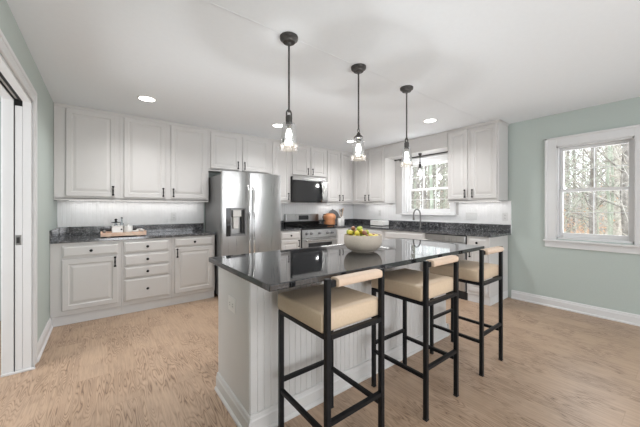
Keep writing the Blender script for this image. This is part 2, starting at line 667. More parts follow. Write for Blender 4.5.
b = B(); box(b, LX - .090, LX - .0500, DR[1] - .016, DR[1] - .007, .008, 2.03, .002)
dp = obj('door_leaf', b, M['white'], d1)
b = B(); box(b, LX - .086, LX - .057, DR[1] - .021, DR[1] - .016, .97, 1.045, .001)
b2 = B(); box(b2, LX - .080, LX - .063, DR[1] - .023, DR[1] - .021, .985, 1.03, .001)
ed = obj('edge_pull', b, M['chrome'], dp)
obj('recess', b2, M['slot'], dp)


def window(name, hole, cas, meet, left_cas=True, mv=1, top_ext=0, sill_out=.05, apron=.075, casing_w=None):
    """double hung window in the right wall (x=0)."""
    y0, y1, z0, z1 = hole
    o = bpy.data.objects.new(name, None); COL.objects.link(o); o['kind'] = 'structure'
    b = B()
    cw = casing_w or cas
    t = .020
    box(b, -t, -.001, y1 - .008, y1 + cas, z0 - .012, z1 + cas, .003)
    box(b, -t, -.001, y0 - cw, y0 + .008, z0 - .012, z1 + cas, .003)
    box(b, -t, -.001, y0 + .008, y1 - .008, z1 - .008, z1 + cas, .003)
    # raised outer band
    box(b, -t - .010, -t + .004, y1 + cas - .025, y1 + cas, z0 - .012, z1 + cas, .004)
    box(b, -t - .010, -t + .004, y0 - cw, y0 - cw + .025, z0 - .012, z1 + cas, .004)
    box(b, -t - .010, -t + .004, y0 - cw, y1 + cas, z1 + cas - .025, z1 + cas, .004)
    obj('casing', b, M['white'], o)
    b = B()
    for q in ((y0, y0 + .022, z0, z1), (y1 - .022, y1, z0, z1), (y0, y1, z1 - .022, z1), (y0, y1, z0, z0 + .022)):
        box(b, 0.001, .139, *q)
    obj('window_frame', b, M['white'], o)
    b = B(); box(b, -sill_out, .05, y0 - cw - .01, y1 + cas + .01, z0 - .034, z0 - .012, .004, 2)
    obj('window_sill', b, M['white'], o)
    if apron:
        b = B(); box(b, -.018, -.001, y0 - cw, y1 + cas, z0 - .034 - apron, z0 - .034, .003)
        obj('apron', b, M['white'], o)
    for nm, xa, za, zb in (('upper_sash', .085, meet - .018, z1 - .022), ('lower_sash', .048, z0 + .022, meet + .018)):
        b = B()
        sw = .036
        ya, yb = y0 + .022, y1 - .022
        box(b, xa, xa + .034, ya, ya + sw, za, zb, .003)
        box(b, xa, xa + .034, yb - sw, yb, za, zb, .003)
        box(b, xa, xa + .034, ya + sw, yb - sw, zb - (.036 if nm == 'lower_sash' else sw), zb, .003)
        box(b, xa, xa + .034, ya + sw, yb - sw, za, za + (.055 if nm == 'lower_sash' else .036), .003)
        s = obj(nm, b, M['white'], o)
        b = B()
        zl = za + (.055 if nm == 'lower_sash' else .036); zh = zb - .036
        zm = (zl + zh) / 2
        box(b, xa + .008, xa + .026, ya + sw, yb - sw, zm - .004, zm + .004)
        for k in range(mv):
            ym = ya + sw + (yb - ya - 2 * sw) * (k + 1) / (mv + 1)
            box(b, xa + .009, xa + .025, ym - .004, ym + .004, zl, zh)
        obj('muntins', b, M['white'], s)
        b = B(); box(b, xa + .016, xa + .0185, ya + sw - .004, yb - sw + .004, zl - .004, zh + .004)
        obj('pane', b, M['winglass'], s)
    return o


window('window_1', W1, .107, 1.475, mv=1)
window('window_2', W2, .075, 1.60, mv=2, apron=.0, sill_out=.075)

# unseen rear glazed doors, added behind the camera as an opening for fill light
d2 = bpy.data.objects.new('door_2', None); COL.objects.link(d2); d2['kind'] = 'structure'
b = B()
for xx in (-4.55, -3.27, -1.99, -.71):
    box(b, xx, xx + .06, RY - .10, RY - .04, .05, 2.2)
box(b, -4.55, -.65, RY - .10, RY - .04, 2.14, 2.2); box(b, -4.55, -.65, RY - .10, RY - .04, .05, .11)
obj('door_frame', b, M['white'], d2)

# ================================================================== CABINETS
DOORP = [(0, -.015), (.004, -.019), (.050, -.019), (.056, -.012), (.066, -.011), (.092, -.017)]
DRAWP = [(0, -.013), (.005, -.015), (.013, -.016), (.018, -.020)]


def pull(parent, x, y, z, name='handle'):
    """black vertical pull with two ball mounts and a thin waisted grip; local coordinates of its cabinet"""
    b = B()
    L = .050
    for s in (-1, 1):
        tube(b, [(x, y, z + s * L), (x, y - .022, z + s * L)], .0055, 8)
        lathe(b, [(.002, -.010), (.011, -.008), (.013, 0), (.011, .008), (.002, .010)], (x, y - .024, z + s * L), 10)
    tube(b, [(x, y - .024, z - L), (x, y - .028, z - L * .4), (x, y - .029, z), (x, y - .028, z + L * .4), (x, y - .024, z + L)], [.006, .006, .008, .006, .006], 8)
    return obj(name, b, M['black'], parent, smooth=True)


def knob(parent, x, y, z):
    b = B()
    lathe(b, [(.006, 0), (.005, -.012), (.012, -.016), (.0155, -.022), (.014, -.028), (.006, -.031)], (x, y, z), 14, 'Y')
    return obj('knob', b, M['black'], parent, smooth=True)


def door(parent, x0, x1, z0, z1, yf, hx=None, hz=None):
    b = B(); rings_panel(b, x0, x1, z0, z1, [(i, yf - .0005 + y) for i, y in DOORP], yf - .0005)
    o = obj('door', b, M['cab'], parent)
    if hx is not None:
        pull(o, hx, yf - .0195, hz)
    return o


def drawer(parent, x0, x1, z0, z1, yf, kn=True):
    b = B(); rings_panel(b, x0, x1, z0, z1, [(i, yf - .0005 + y) for i, y in DRAWP], yf - .0005)
    o = obj('drawer', b, M['cab'], parent)
    if kn:
        knob(o, (x0 + x1) / 2, yf - .020, (z0 + z1) / 2)
    return o


def wall_cab(x0, x1, zb, doors, label, origin=(0, 0), rotz=0, top=H - .002, dep=.33, dz=None, group='greige wall cabinets', ends=()):
    """local frame: x along the wall, wall at y=0, front toward -Y. doors = [(x0,x1,handle side)]"""
    t = thing('wall_cabinet', label, 'cabinet', (origin[0], origin[1], zb), rotz, group)
    h = top - zb
    ox = x0
    b = B(); box(b, x0 + .0005, x1 - .0005, -dep, -.010, .018, h, .0015)
    box(b, x0 + .0005, x1 - .0005, -dep, -dep + .02, 0, .03, .0015)
    for e in ends:
        pass
    obj('body', b, M['cab'], t)
    b = B()
    # small crown under the ceiling
    xa, xb = x0 + .0005, x1 - .0005
    prof = [(0, h - .030), (.006, h - .028), (.012, h - .012), (.018, h - .008), (.018, h), (0, h)]
    rows = [[b.verts.new((x, -dep - a, z)) for a, z in prof] for x in (xa, xb)]
    n = len(prof)
    for k in range(n):
        b.faces.new((rows[0][k], rows[0][(k + 1) % n], rows[1][(k + 1) % n], rows[1][k]))
    b.faces.new(rows[0]); b.faces.new(rows[1])
    if 'right' in ends:
        box(b, xb, xb + .018, -dep - .018, -.010, h - .012, h); box(b, xb, xb + .008, -dep - .008, -.010, h - .03, h - .012)
    obj('crown_molding', b, M['cab'], t)
    dlo = dz if dz is not None else .048
    for (a, c, hs) in doors:
        hx = {'l': a + .028, 'r': c - .028, None: None}[hs]
        door(t, a, c, dlo, h - .040, -dep, hx, dlo + .075)
    return t


wall_cab(LX + .002, -4.364, 1.344, [(-4.868, -4.404, 'r')], 'wall cabinet with one tall door in the left corner above the tray')
wall_cab(-4.364, -3.29, 1.344, [(-4.323, -3.860, 'r'), (-3.793, -3.322, 'l')], 'wide two-door wall cabinet just left of the refrigerator')
wall_cab(-3.29, -2.27, 1.815, [(-3.262, -2.822, 'r'), (-2.768, -2.318, 'l')], 'short two-door cabinet above the refrigerator', dz=.038)
wall_cab(-2.27, -1.87, 1.344, [(-2.232, -1.905, 'r')], 'narrow one-door wall cabinet between refrigerator and microwave')
wall_cab(-1.87, -1.05, 1.835, [(-1.835, -1.480, 'r'), (-1.430, -1.078, 'l')], 'short two-door cabinet above the microwave', dz=.030)
wall_cab(-1.05, -.332, 1.344, [(-1.030, -.705, 'r'), (-.672, -.372, 'l')], 'two-door wall cabinet between microwave and room corner')
wall_cab(.012, 1.192, 1.344, [(.395, .752, 'r'), (.795, 1.155, 'l')], 'corner wall cabinet beside the left edge of the sink window', rotz=-PI / 2)
wall_cab(2.412, 3.118, 1.344, [(2.432, 2.712, 'r'), (2.762, 3.098, 'l')], 'two-door wall cabinet right of the sink window, next to the sage wall', rotz=-PI / 2, ends=('right',))


def base_cab(x0, x1, label, rotz=0, drawers=(), doors=(), dep=.62, toe=True, origin=(0, 0), toe_h=.105, endpanel=False, top=.882, group='greige base cabinets'):
    t = thing('base_cabinet', label, 'cabinet', (origin[0], origin[1], 0), rotz, group)
    b = B(); box(b, x0 + .0005, x1 - .0005, -dep, -.012, toe_h, top, .0015)
    obj('body', b, M['cab'], t)
    b = B(); box(b, x0 + .0005, x1 - .0005, -dep + .028, -.012, 0.0, toe_h - .002)
    obj('toe_kick', b, M['white'], t)
    for d in drawers:
        drawer(t, *d, -dep)
    for (a, c, z0, z1, hs) in doors:
        hx = {'l': a + .028, 'r': c - .028, None: None}[hs]
        door(t, a, c, z0, z1, -dep, hx, z1 - .062)
    return t


base_cab(LX + .002, -4.362, 'base cabinet with one drawer and one door against the sage wall at far left',
         drawers=[(-4.877, -4.393, .728, .846)], doors=[(-4.877, -4.393, .160, .702, 'r')])
base_cab(-4.362, -3.832, 'base cabinet with four stacked drawers', drawers=[(-4.336, -3.863, .724, .856), (-4.336, -3.863, .570, .704), (-4.336, -3.863, .423, .556), (-4.336, -3.863, .152, .409)])
base_cab(-3.832, -3.290, 'base cabinet with drawer and door directly left of the refrigerator',
         drawers=[(-3.799, -3.320, .754, .862)], doors=[(-3.799, -3.320, .152, .738, 'l')])
base_cab(-2.27, -1.845, 'narrow base cabinet squeezed between refrigerator and range',
         drawers=[(-2.235, -1.875, .745, .860)], doors=[(-2.235, -1.875, .15, .725, 'r')])
base_cab(-1.055, -.60, 'corner base cabinet right of the range', doors=[(-1.03, -.72, .15, .86, 'r')])
base_cab(.622, 1.42, 'base cabinet along the sink wall near the corner', -PI / 2,
         drawers=[(.68, 1.38, .745, .860)], doors=[(.68, 1.025, .15, .725, 'r'), (1.035, 1.38, .15, .725, 'l')])
# sink cabinet with open top for the basin
t = thing('base_cabinet', 'plain fronted base cabinet under the sink and faucet', 'cabinet', (0, 0, 0), -PI / 2, 'greige base cabinets')
b = B()
box(b, 1.4205, 2.2095, -.62, -.60, .105, .882, .0015); box(b, 1.4205, 1.4385, -.60, -.012, .105, .882)
box(b, 2.1915, 2.2095, -.60, -.012, .105, .882); box(b, 1.4385, 2.1915, -.60, -.012, .105, .125)
obj('body', b, M['cab'], t)
b = B(); box(b, 1.4205, 2.2095, -.598, -.012, 0, .105); obj('toe_kick', b, M['white'], t)
drawer(t, 1.45, 2.18, .745, .860, -.62, False)
door(t, 1.45, 1.81, .15, .725, -.62, 1.782, .663); door(t, 1.82, 2.18, .15, .725, -.62, 1.848, .663)
base_cab(2.835, 3.118, 'narrow end base cabinet right of the dishwasher', -PI / 2,
         drawers=[(2.862, 3.092, .745, .855)], doors=[(2.862, 3.092, .15, .725, 'l')])

# ---- slim light bars under the wall cabinets
def light_bar(x, y, L, rotz, label):
    t = thing('light_bar', label, 'light', (x, y, 1.3595), rotz, 'under-cabinet light bars')
    b = B(); box(b, -L / 2, L / 2, -.02, .02, -.010, 0, .002); obj('housing', b, M['plastic'], t)
    b = B(); box(b, -L / 2 + .01, L / 2 - .01, -.015, .015, -.0125, -.0102); obj('diffuser', b, M['strip'], t)
    l = lamp('strip_light', 'AREA', (0, 0, -.014), (0, 0, 0), UNDER * L, (1, .985, .97), shape='RECTANGLE', size=L, size_y=.03)
    l.parent = t


light_bar(-4.12, -.10, 1.50, 0, 'slim white light bar under the left wall cabinets')
light_bar(-.70, -.10, .60, 0, 'slim white light bar under the wall cabinet right of the microwave')
light_bar(-.10, -.80, .60, -PI / 2, 'slim white light bar under the wall cabinet left of the sink window')
light_bar(-.10, -2.765, .60, -PI / 2, 'slim white light bar under the end wall cabinet by the sage wall')

# ---- dishwasher
t = thing('dishwasher', 'stainless dishwasher with a bright bar handle under the granite counter', 'dishwasher', (0, 0, 0), -PI / 2)
b = B(); box(b, 2.216, 2.822, -.60, -.03, .10, .876); obj('body', b, M['rubber'], t)
b = B(); box(b, 2.222, 2.816, -.632, -.601, .12, .780, .003); obj('door', b, M['steel'], t)
b = B(); box(b, 2.222, 2.816, -.632, -.601, .784, .872, .003); obj('control_panel', b, M['steel'], t)
b = B(); box(b, 2.216, 2.822, -.575, -.601, 0.0, .10); obj('kick_plate', b, M['rubber'], t)
b = B(); box(b, 2.255, 2.785, -.672, -.652, .725, .752, .006, 2)
for s in (2.275, 2.755): box(b, s, s + .02, -.655, -.632, .729, .748)
obj('handle', b, M['steel'], t)

# ---- range
t = thing('range', 'stainless gas range with black oven window', 'stove', (-1.450, 0, 0), 0)
hw = .385
b = B(); box(b, -hw, hw, -.63, -.03, .02, .895); obj('body', b, M['rubber'], t)
b = B(); box(b, -hw + .002, hw - .002, -.665, -.631, .22, .735, .004)
od = obj('oven_door', b, M['steel'], t)
b = B(); box(b, -.265, .265, -.668, -.665, .46, .650, .001); obj('oven_window', b, M['blackglass'], od)
b = B(); tube(b, [(-.34, -.715, .695), (.34, -.715, .695)], .013, 12)
for s in (-.31, .31): box(b, s - .012, s + .012, -.712, -.664, .686, .704, .002)
obj('oven_handle', b, M['steel'], od, smooth=True)
b = B(); box(b, -hw + .002, hw - .002, -.665, -.631, .04, .210, .004); obj('warming_drawer', b, M['steel'], t)
b = B()
v = [b.verts.new(p) for p in [(-hw + .002, -.668, .742), (hw - .002, -.668, .742), (hw - .002, -.645, .880), (-hw + .002, -.645, .880), (-hw + .002, -.6305, .742), (hw - .002, -.6305, .742), (hw - .002, -.6305, .880), (-hw + .002, -.6305, .880)]]
for f in ((0, 1, 2, 3), (4, 7, 6, 5), (0, 4, 5, 1), (3, 2, 6, 7), (0, 3, 7, 4), (1, 5, 6, 2)): b.faces.new([v[i] for i in f])
cp = obj('control_panel', b, M['steel'], t)
for kx in (-.30, -.20, -.02, .16, .27):
    b = B(); lathe(b, [(.026, 0), (.026, -.006), (.021, -.010), (.019, -.036), (.012, -.038)], (kx, -.657, .815), 16, 'Y')
    box(b, kx - .004, kx + .004, -.700, -.690, .797, .833, .001)
    obj('knob', b, M['slate'], cp, smooth=True)
b = B(); box(b, -hw, hw, -.655, -.09, .896, .914, .004); obj('cooktop', b, M['blackglass'], t)
for kx in (-.25, 0, .25):
    b = B()
    x0, x1, y0, y1 = kx - .118, kx + .118, -.60, -.13
    for p, q in (((x0, y0), (x1, y0)), ((x0, y1), (x1, y1)), ((x0, y0), (x0, y1)), ((x1, y0), (x1, y1)), ((x0, -.365), (x1, -.365)), ((kx, y0), (kx, y1))):
        bar(b, (*p, .938), (*q, .938), .010, .012)
    for p in ((x0, y0), (x1, y0), (x0, y1), (x1, y1)): box(b, p[0] - .006, p[0] + .006, p[1] - .006, p[1] + .006, .914, .936)
    obj('grate', b, M['black'], t)
for kx, ky in ((-.25, -.25), (-.25, -.48), (.25, -.25), (.25, -.48), (0, -.365)):
    b = B(); lathe(b, [(.045, .9145), (.045, .922), (.03, .928), (.01, .929)], (kx, ky, 0), 18); obj('burner', b, M['black'], t, smooth=True)
b = B(); box(b, -hw, hw, -.09, -.03, .896, 1.00, .002); obj('back_riser', b, M['black'], t)
b = B(); box(b, -hw + .002, hw - .002, -.105, -.032, 1.001, 1.148, .008, 2); bg_ = obj('backguard', b, M['steel'], t)
b = B(); box(b, -.10, .13, -.108, -.105, 1.035, 1.120, .001); obj('display', b, M['blackglass'], bg_)

# ---- microwave
t = thing('microwave', 'stainless over-the-range microwave with dark glass door', 'microwave', (-1.465, 0, 1.372), 0)
hw = .396
b = B(); box(b, -hw, hw, -.375, -.014, 0, .455, .003); obj('body', b, M['slot'], t)
b = B(); box(b, -hw, hw, -.400, -.376, .395, .455, .003); obj('top_vent', b, M['steel'], t)
b = B(); box(b, -hw, .262, -.400, -.376, .002, .392, .003); md = obj('door', b, M['blackglass'], t)
b = B(); box(b, -.345, .105, -.4015, -.400, .05, .345, .0005); obj('door_window', b, M['blackglass'], md)
b = B(); tube(b, [(.232, -.402, .02), (.232, -.440, .06), (.232, -.456, .195), (.232, -.440, .33), (.232, -.402, .37)], .015, 10); obj('handle', b, M['brightsteel'], md, smooth=True)
b = B(); box(b, .265, hw, -.400, -.376, .002, .392, .003); mp_ = obj('control_panel', b, M['steel'], t)
b = B(); box(b, .30, hw - .02, -.4015, -.400, .04, .36, .0005); obj('keypad', b, M['steel'], mp_)

# ---- refrigerator
t = thing('refrigerator', 'stainless side-by-side refrigerator with dispenser in the left door', 'refrigerator', (0, 0, 0), 0)
fx0, fx1, fs, fy = -3.258, -2.352, -2.855, -.835
b = B(); box(b, fx0 + .006, fx1 - .006, -.765, -.02, .03, 1.725, .006); obj('body', b, M['greyside'], t)
b = B()
# left (freezer) door with a dispenser recess
dx0, dx1, dz0, dz1 = -3.205, -2.925, .870, 1.258
wall_holes(b, 'y', -.775, fy, fx0, fs - .003, .06, 1.765, [(dx0 + .062, dx1 - .010, dz0 + .012, dz1 - .012)], [fx0 + (fs - .003 - fx0) * q for q in (.012, .03, .07, .12, .2, .5, .6, .7, .8, .88, .93, .97, .988)])


def bow(bm, xa, xb):
    for v in bm.verts:
        if v.co.y < fy + .02:
            u = (v.co.x - (xa + xb) / 2) / ((xb - xa) / 2)
            v.co.y += .014 - .026 * (1 - abs(u) ** 2.4)


bow(b, fx0, fs - .003)
fl = obj('freezer_door', b, M['steel'], t, smooth=True)
b = B(); box(b, dx0 + .062, dx1 - .010, -.775, -.770, dz0 + .012, dz1 - .012); obj('dispenser_back', b, M['steel'], fl)
b = B(); box(b, dx0, dx0 + .058, fy - .017, fy, dz0, dz1, .002); obj('control_strip', b, M['blackglass'], fl)
b = B(); wall_holes(b, 'y', fy - .018, fy, dx0 + .058, dx1, dz0, dz1, [(dx0 + .068, dx1 - .016, dz0 + .018, dz1 - .018)]); obj('dispenser_bezel', b, M['slate'], fl)
b = B(); box(b, dx0 + .10, dx1 - .06, fy + .004, -.776, dz1 - .12, dz1 - .03, .004); obj('dispenser_spout', b, M['ceramic'], fl)
b = B(); box(b, dx0 + .072, dx0 + .105, fy + .010, -.776, dz1 - .13, dz1 - .03, .003)
box(b, dx1 - .055, dx1 - .02, fy + .010, -.776, dz1 - .36, dz1 - .03, .003); obj('dispenser_housing', b, M['slot'], fl)
b = B(); box(b, dx0 + .11, dx1 - .09, fy + .020, -.776, dz0 + .10, dz1 - .13, .006); obj('dispenser_paddle', b, M['ceramic'], fl)
b = B(); box(b, dx0 + .07, dx1 - .018, fy - .002, -.778, dz0 + .016, dz0 + .03); obj('drip_tray', b, M['slate'], fl)
b = B(); wall_holes(b, 'y', -.775, fy, fs + .003, fx1, .06, 1.765, [], [fs + .003 + (fx1 - fs - .003) * q for q in (.012, .03, .07, .12, .2, .3, .4, .5, .6, .7, .8, .88, .93, .97, .988)])
bow(b, fs + .003, fx1)
fr_ = obj('refrigerator_door', b, M['steel'], t, smooth=True)
for px, par in ((fs - .035, fl), (fs + .035, fr_)):
    b = B(); tube(b, [(px, fy, 1.57), (px, fy - .05, 1.50), (px, fy - .058, 1.2), (px, fy - .058, .8), (px, fy - .05, .42), (px, fy, .36)], .014, 12)
    obj('handle', b, M['brightsteel'], par, smooth=True)
b = B(); box(b, fx0 + .01, fx1 - .01, -.76, -.70, .0, .06); obj('base_grille', b, M['rubber'], t)
b = B()
for xx in (fx0 + .03, fx1 - .10): box(b, xx, xx + .07, -.768, -.69, 1.7265, 1.775, .004)
obj('hinge_cover', b, M['rubber'], t)

# ================================================================== COUNTERS
t = thing('countertop', 'dark speckled granite counter of the left run with the tray on it', 'countertop', (0, 0, 0))
b = B(); box(b, LX + .001, -3.278, -.645, -.012, .883, .914, .003); obj('slab', b, M['granite'], t)
b = B(); box(b, LX + .022, -3.278, -.032, -.012, .9142, 1.022, .002); obj('backsplash', b, M['granite'], t)
b = B(); box(b, LX + .001, LX + .021, -.640, -.012, .9142, 1.022, .002); obj('side_splash', b, M['granite'], t)
t = thing('countertop', 'short dark granite counter between refrigerator and range', 'countertop', (0, 0, 0))
b = B(); box(b, -2.272, -1.838, -.645, -.012, .883, .914, .003); obj('slab', b, M['granite'], t)
b = B(); box(b, -2.272, -1.838, -.032, -.012, .9142, 1.022, .002); obj('backsplash', b, M['granite'], t)
t = thing('countertop', 'dark granite corner counter running past the sink to the sage wall', 'countertop', (0, 0, 0))
SK = (-.50, -.19, -2.14, -1.52)
b = B()
box(b, -1.060, -.011, -.645, -.012, .883, .914)
box(b, -.645, -.011, SK[3], -.645, .883, .914)
box(b, -.645, SK[0], SK[2], SK[3], .883, .914); box(b, SK[1], -.011, SK[2], SK[3], .883, .914)
box(b, -.645, -.011, -3.155, SK[2], .883, .914)
obj('slab', b, M['granite'], t)
b = B(); box(b, -1.060, -.031, -.032, -.012, .9142, 1.022, .002); box(b, -.030, -.011, -3.155, -.012, .9142, 1.022, .002)
obj('backsplash', b, M['granite'], t)

t = thing('sink', 'stainless undermount sink below the kitchen window', 'sink', (0, 0, 0))
b = B()
x0, x1, y0, y1 = SK[0] - .004, SK[1] + .004, SK[2] - .004, SK[3] + .004
for q in ((x0, x0 + .004, y0, y1, .70, .882), (x1 - .004, x1, y0, y1, .70, .882), (x0, x1, y0, y0 + .004, .70, .882), (x0, x1, y1 - .004, y1, .70, .882), (x0, x1, y0, y1, .70, .704)):
    box(b, *q)
obj('basin', b, M['steel'], t)
b = B(); lathe(b, [(.04, .7042), (.04, .708), (.01, .709)], ((x0 + x1) / 2, (y0 + y1) / 2, 0), 18); obj('drain', b, M['chrome'], t)

t = thing('faucet', 'dark nickel gooseneck faucet behind the sink', 'faucet', (-.145, -1.82, .9145))
b = B(); lathe(b, [(.028, 0), (.028, .006), (.018, .012), (.017, .09), (.013, .10)], n=18)
ob = obj('base', b, M['nickel'], t, smooth=True)
b = B()
pts = [(0, 0, .08), (0, 0, .22)]
for k in range(13):
    a = PI * k / 12
    pts.append((-.10 + .10 * math.cos(a), 0, .225 + .10 * math.sin(a)))
pts.append((-.20, 0, .19))
tube(b, pts, .0115, 12); obj('spout', b, M['nickel'], t, smooth=True)
b = B(); lathe(b, [(.014, 0), (.015, -.02), (.015, -.055), (.012, -.06)], (-.20, 0, .20), 14); obj('spray_head', b, M['nickel'], t, smooth=True)
b = B(); tube(b, [(0, -.015, .05), (0, -.04, .055), (0, -.085, .085)], [.009, .008, .006], 8); obj('handle', b, M['nickel'], t, smooth=True)

# ================================================================== ISLAND
IX0, IX1, IY0, IY1 = -3.897, -1.842, -3.205, -2.675
t = thing('kitchen_island', 'kitchen island with pale beadboard front and panelled base', 'island', ((IX0 + IX1) / 2, (IY0 + IY1) / 2, 0))
cx, cy = (IX0 + IX1) / 2, (IY0 + IY1) / 2
hx, hy = (IX1 - IX0) / 2, (IY1 - IY0) / 2
b = B(); box(b, -hx, hx, -hy + .010, hy, .0, .882, .002); obj('body', b, M['cab'], t)
b = B(); beadboard(b, -hx + .004, hx - .004, .0, .882, .041, .004, .010); bmesh.ops.translate(b, verts=b.verts, vec=(0, -hy + .010, 0))
obj('beadboard_panel', b, M['cab'], t)
b = B()
base_profile(b, (-hx - .001, -hy), (hx + .001, -hy), (0, -1), .115); base_profile(b, (-hx, -hy - .024), (-hx, hy), (-1, 0), .115); base_profile(b, (hx, -hy - .024), (hx, hy), (1, 0), .115)
obj('baseboard', b, M['cab'], t)
# outlet on the end panel
t2 = thing('outlet', 'light outlet plate on the end panel of the island', 'outlet', (IX0 - .0005, -2.945, .655), 0)
b = B(); box(b, -.006, 0, -.056, .056, -.044, .044, .002); pl = obj('cover_plate', b, M['plate'], t2)
for s in (-.02, .02):
    b = B(); box(b, -.0085, -.006, s * 1.2 - .015, s * 1.2 + .015, -.016, .016, .001); so = obj('socket', b, M['plate'], t2)
    b = B()
    for yy in (-.007, .007): box(b, -.0092, -.0085, s * 1.2 - .006, s * 1.2 + .006, yy - .0015, yy + .0015)
    obj('slots', b, M['slot'], so)

b = B(); box(b, -3.961, -1.832, -3.557, -2.668, .883, .914, .004, 2)
o = obj('countertop', b, M['shaded_granite'])
tag(o, 'big glossy dark granite top of the island', 'countertop')


def outlet(loc, rotz, label, kind='outlet'):
    t = thing(kind, label, 'outlet' if kind == 'outlet' else 'switch', loc, rotz)
    b = B(); box(b, -.036, .036, -.006, -.0003, -.058, .058, .002); obj('cover_plate', b, M['plastic'], t)
    for s in (-.02, .02):
        b = B(); box(b, -.016, .016, -.0085, -.006, s - .015, s + .015, .001); so = obj('socket', b, M['plastic'], t)
        b = B()
        for xx in (-.007, .007): box(b, xx - .0015, xx + .0015, -.0092, -.0085, s - .006, s + .006)
        obj('slots', b, M['slot'], so)
    return t


outlet((-3.70, -.010, 1.135), 0, 'white outlet on the beadboard left of the refrigerator')
outlet((-.010, -3.085, 1.135), -PI / 2, 'white outlet under the wall cabinet beside the sage wall')
outlet((-.010, -.80, 1.165), -PI / 2, 'white outlet on the beadboard left of the sink window')
# wide double plate right of the sink window
t = thing('outlet', 'wide white outlet plate between sink window and end cabinet', 'outlet', (-.010, -2.62, 1.135), -PI / 2)
b = B(); box(b, -.085, .085, -.006, -.0003, -.055, .055, .002); obj('cover_plate', b, M['plastic'], t)
for s in (-.045, .045):
    b = B(); box(b, s - .016, s + .016, -.0085, -.006, -.033, .033, .001); obj('socket', b, M['plastic'], t)

# ================================================================== BAR STOOLS
def make_stool(label):
    """origin at the rear-left foot centre; x to the right, +y towards the island"""
    SW, SD, T = .3565, .404, .025
    t = thing('bar_stool', label, 'stool', (0, 0, 0), 0, 'bar stools at the island')
    def leg(x, y, h):
        b = B(); box(b, x - T / 2, x + T / 2, y - T / 2, y + T / 2, .008, h, .002)
        l = obj('leg', b, M['stoolmetal'], t)
        b = B(); box(b, x - T / 2 - .001, x + T / 2 + .001, y - T / 2 - .001, y + T / 2 + .001, 0, .008, .001)
        obj('foot_cap', b, M['rubber'], l)
    leg(0, 0, .938); leg(SW, 0, .938); leg(0, SD, .69); leg(SW, SD, .69)
    b = B(); h = T / 2
    for y in (0, SD): box(b, h, SW - h, y - h, y + h, .670, .692, .001)
    for x in (0, SW): box(b, x - h, x + h, h, SD - h, .670, .692, .001)
    obj('seat_frame', b, M['stoolmetal'], t)
    for (a, c) in (((h, 0, .300), (SW - h, 0, .300)), ((h, SD, .302), (SW - h, SD, .302)), ((0, h, .248), (0, SD - h, .248)), ((SW, h, .248), (SW, SD - h, .248))):
        b = B(); bar(b, a, c, .022, .022, .002); obj('stretcher', b, M['stoolmetal'], t)
    # cushion
    b = B(); box(b, -.018, SW + .018, h + .001, SD + .016, .692, .786, .014, 3)
    for v in b.verts:
        if v.co.z > .775:
            u = (v.co.x - SW / 2) / (SW / 2 + .018); w_ = (v.co.y - SD / 2) / (SD / 2)
            v.co.z -= .004 * (u * u + w_ * w_) / 2
    obj('seat_cushion', b, M['leather'], t, smooth=True)
    # back bolster on short black stubs
    b = B(); bar(b, (h, 0, .914), (SW - h, 0, .914), .022, .030, .002)
    bs = obj('back_rail', b, M['stoolmetal'], t)
    b = B()
    pr = []
    for k in range(16):
        a = 2 * PI * k / 16
        ca, sa = math.cos(a), math.sin(a)
        pr.append((.030 * (abs(ca) ** .6) * (1 if ca > 0 else -1), .922 - .004 + .021 * (abs(sa) ** .6) * (1 if sa > 0 else -1)))
    rows = []
    for x, s in ((h + .028, .85), (h + .031, 1), (SW - h - .013, 1), (SW - h - .010, .85)):
        rows.append([b.verts.new((x, y * s, .918 + (z - .918) * s)) for y, z in pr])
    for r1, r2 in zip(rows, rows[1:]):
        for k in range(16): b.faces.new((r1[k], r1[(k + 1) % 16], r2[(k + 1) % 16], r2[k]))
    b.faces.new(rows[0]); b.faces.new(rows[-1])
    obj('back_bolster', b, M['bolster'], t, smooth=True)
    return t


st = make_stool('black metal bar stool with tan seat, nearest the camera and the island outlet')
st.location = (-3.754, -3.701, 0)
dup(st, (-3.022, -3.720, 0), 0, 'black metal bar stool with tan seat, in the middle of the three')
dup(st, (-2.289, -3.722, 0), 0, 'black metal bar stool with tan seat, farthest one at the island\'s window end')

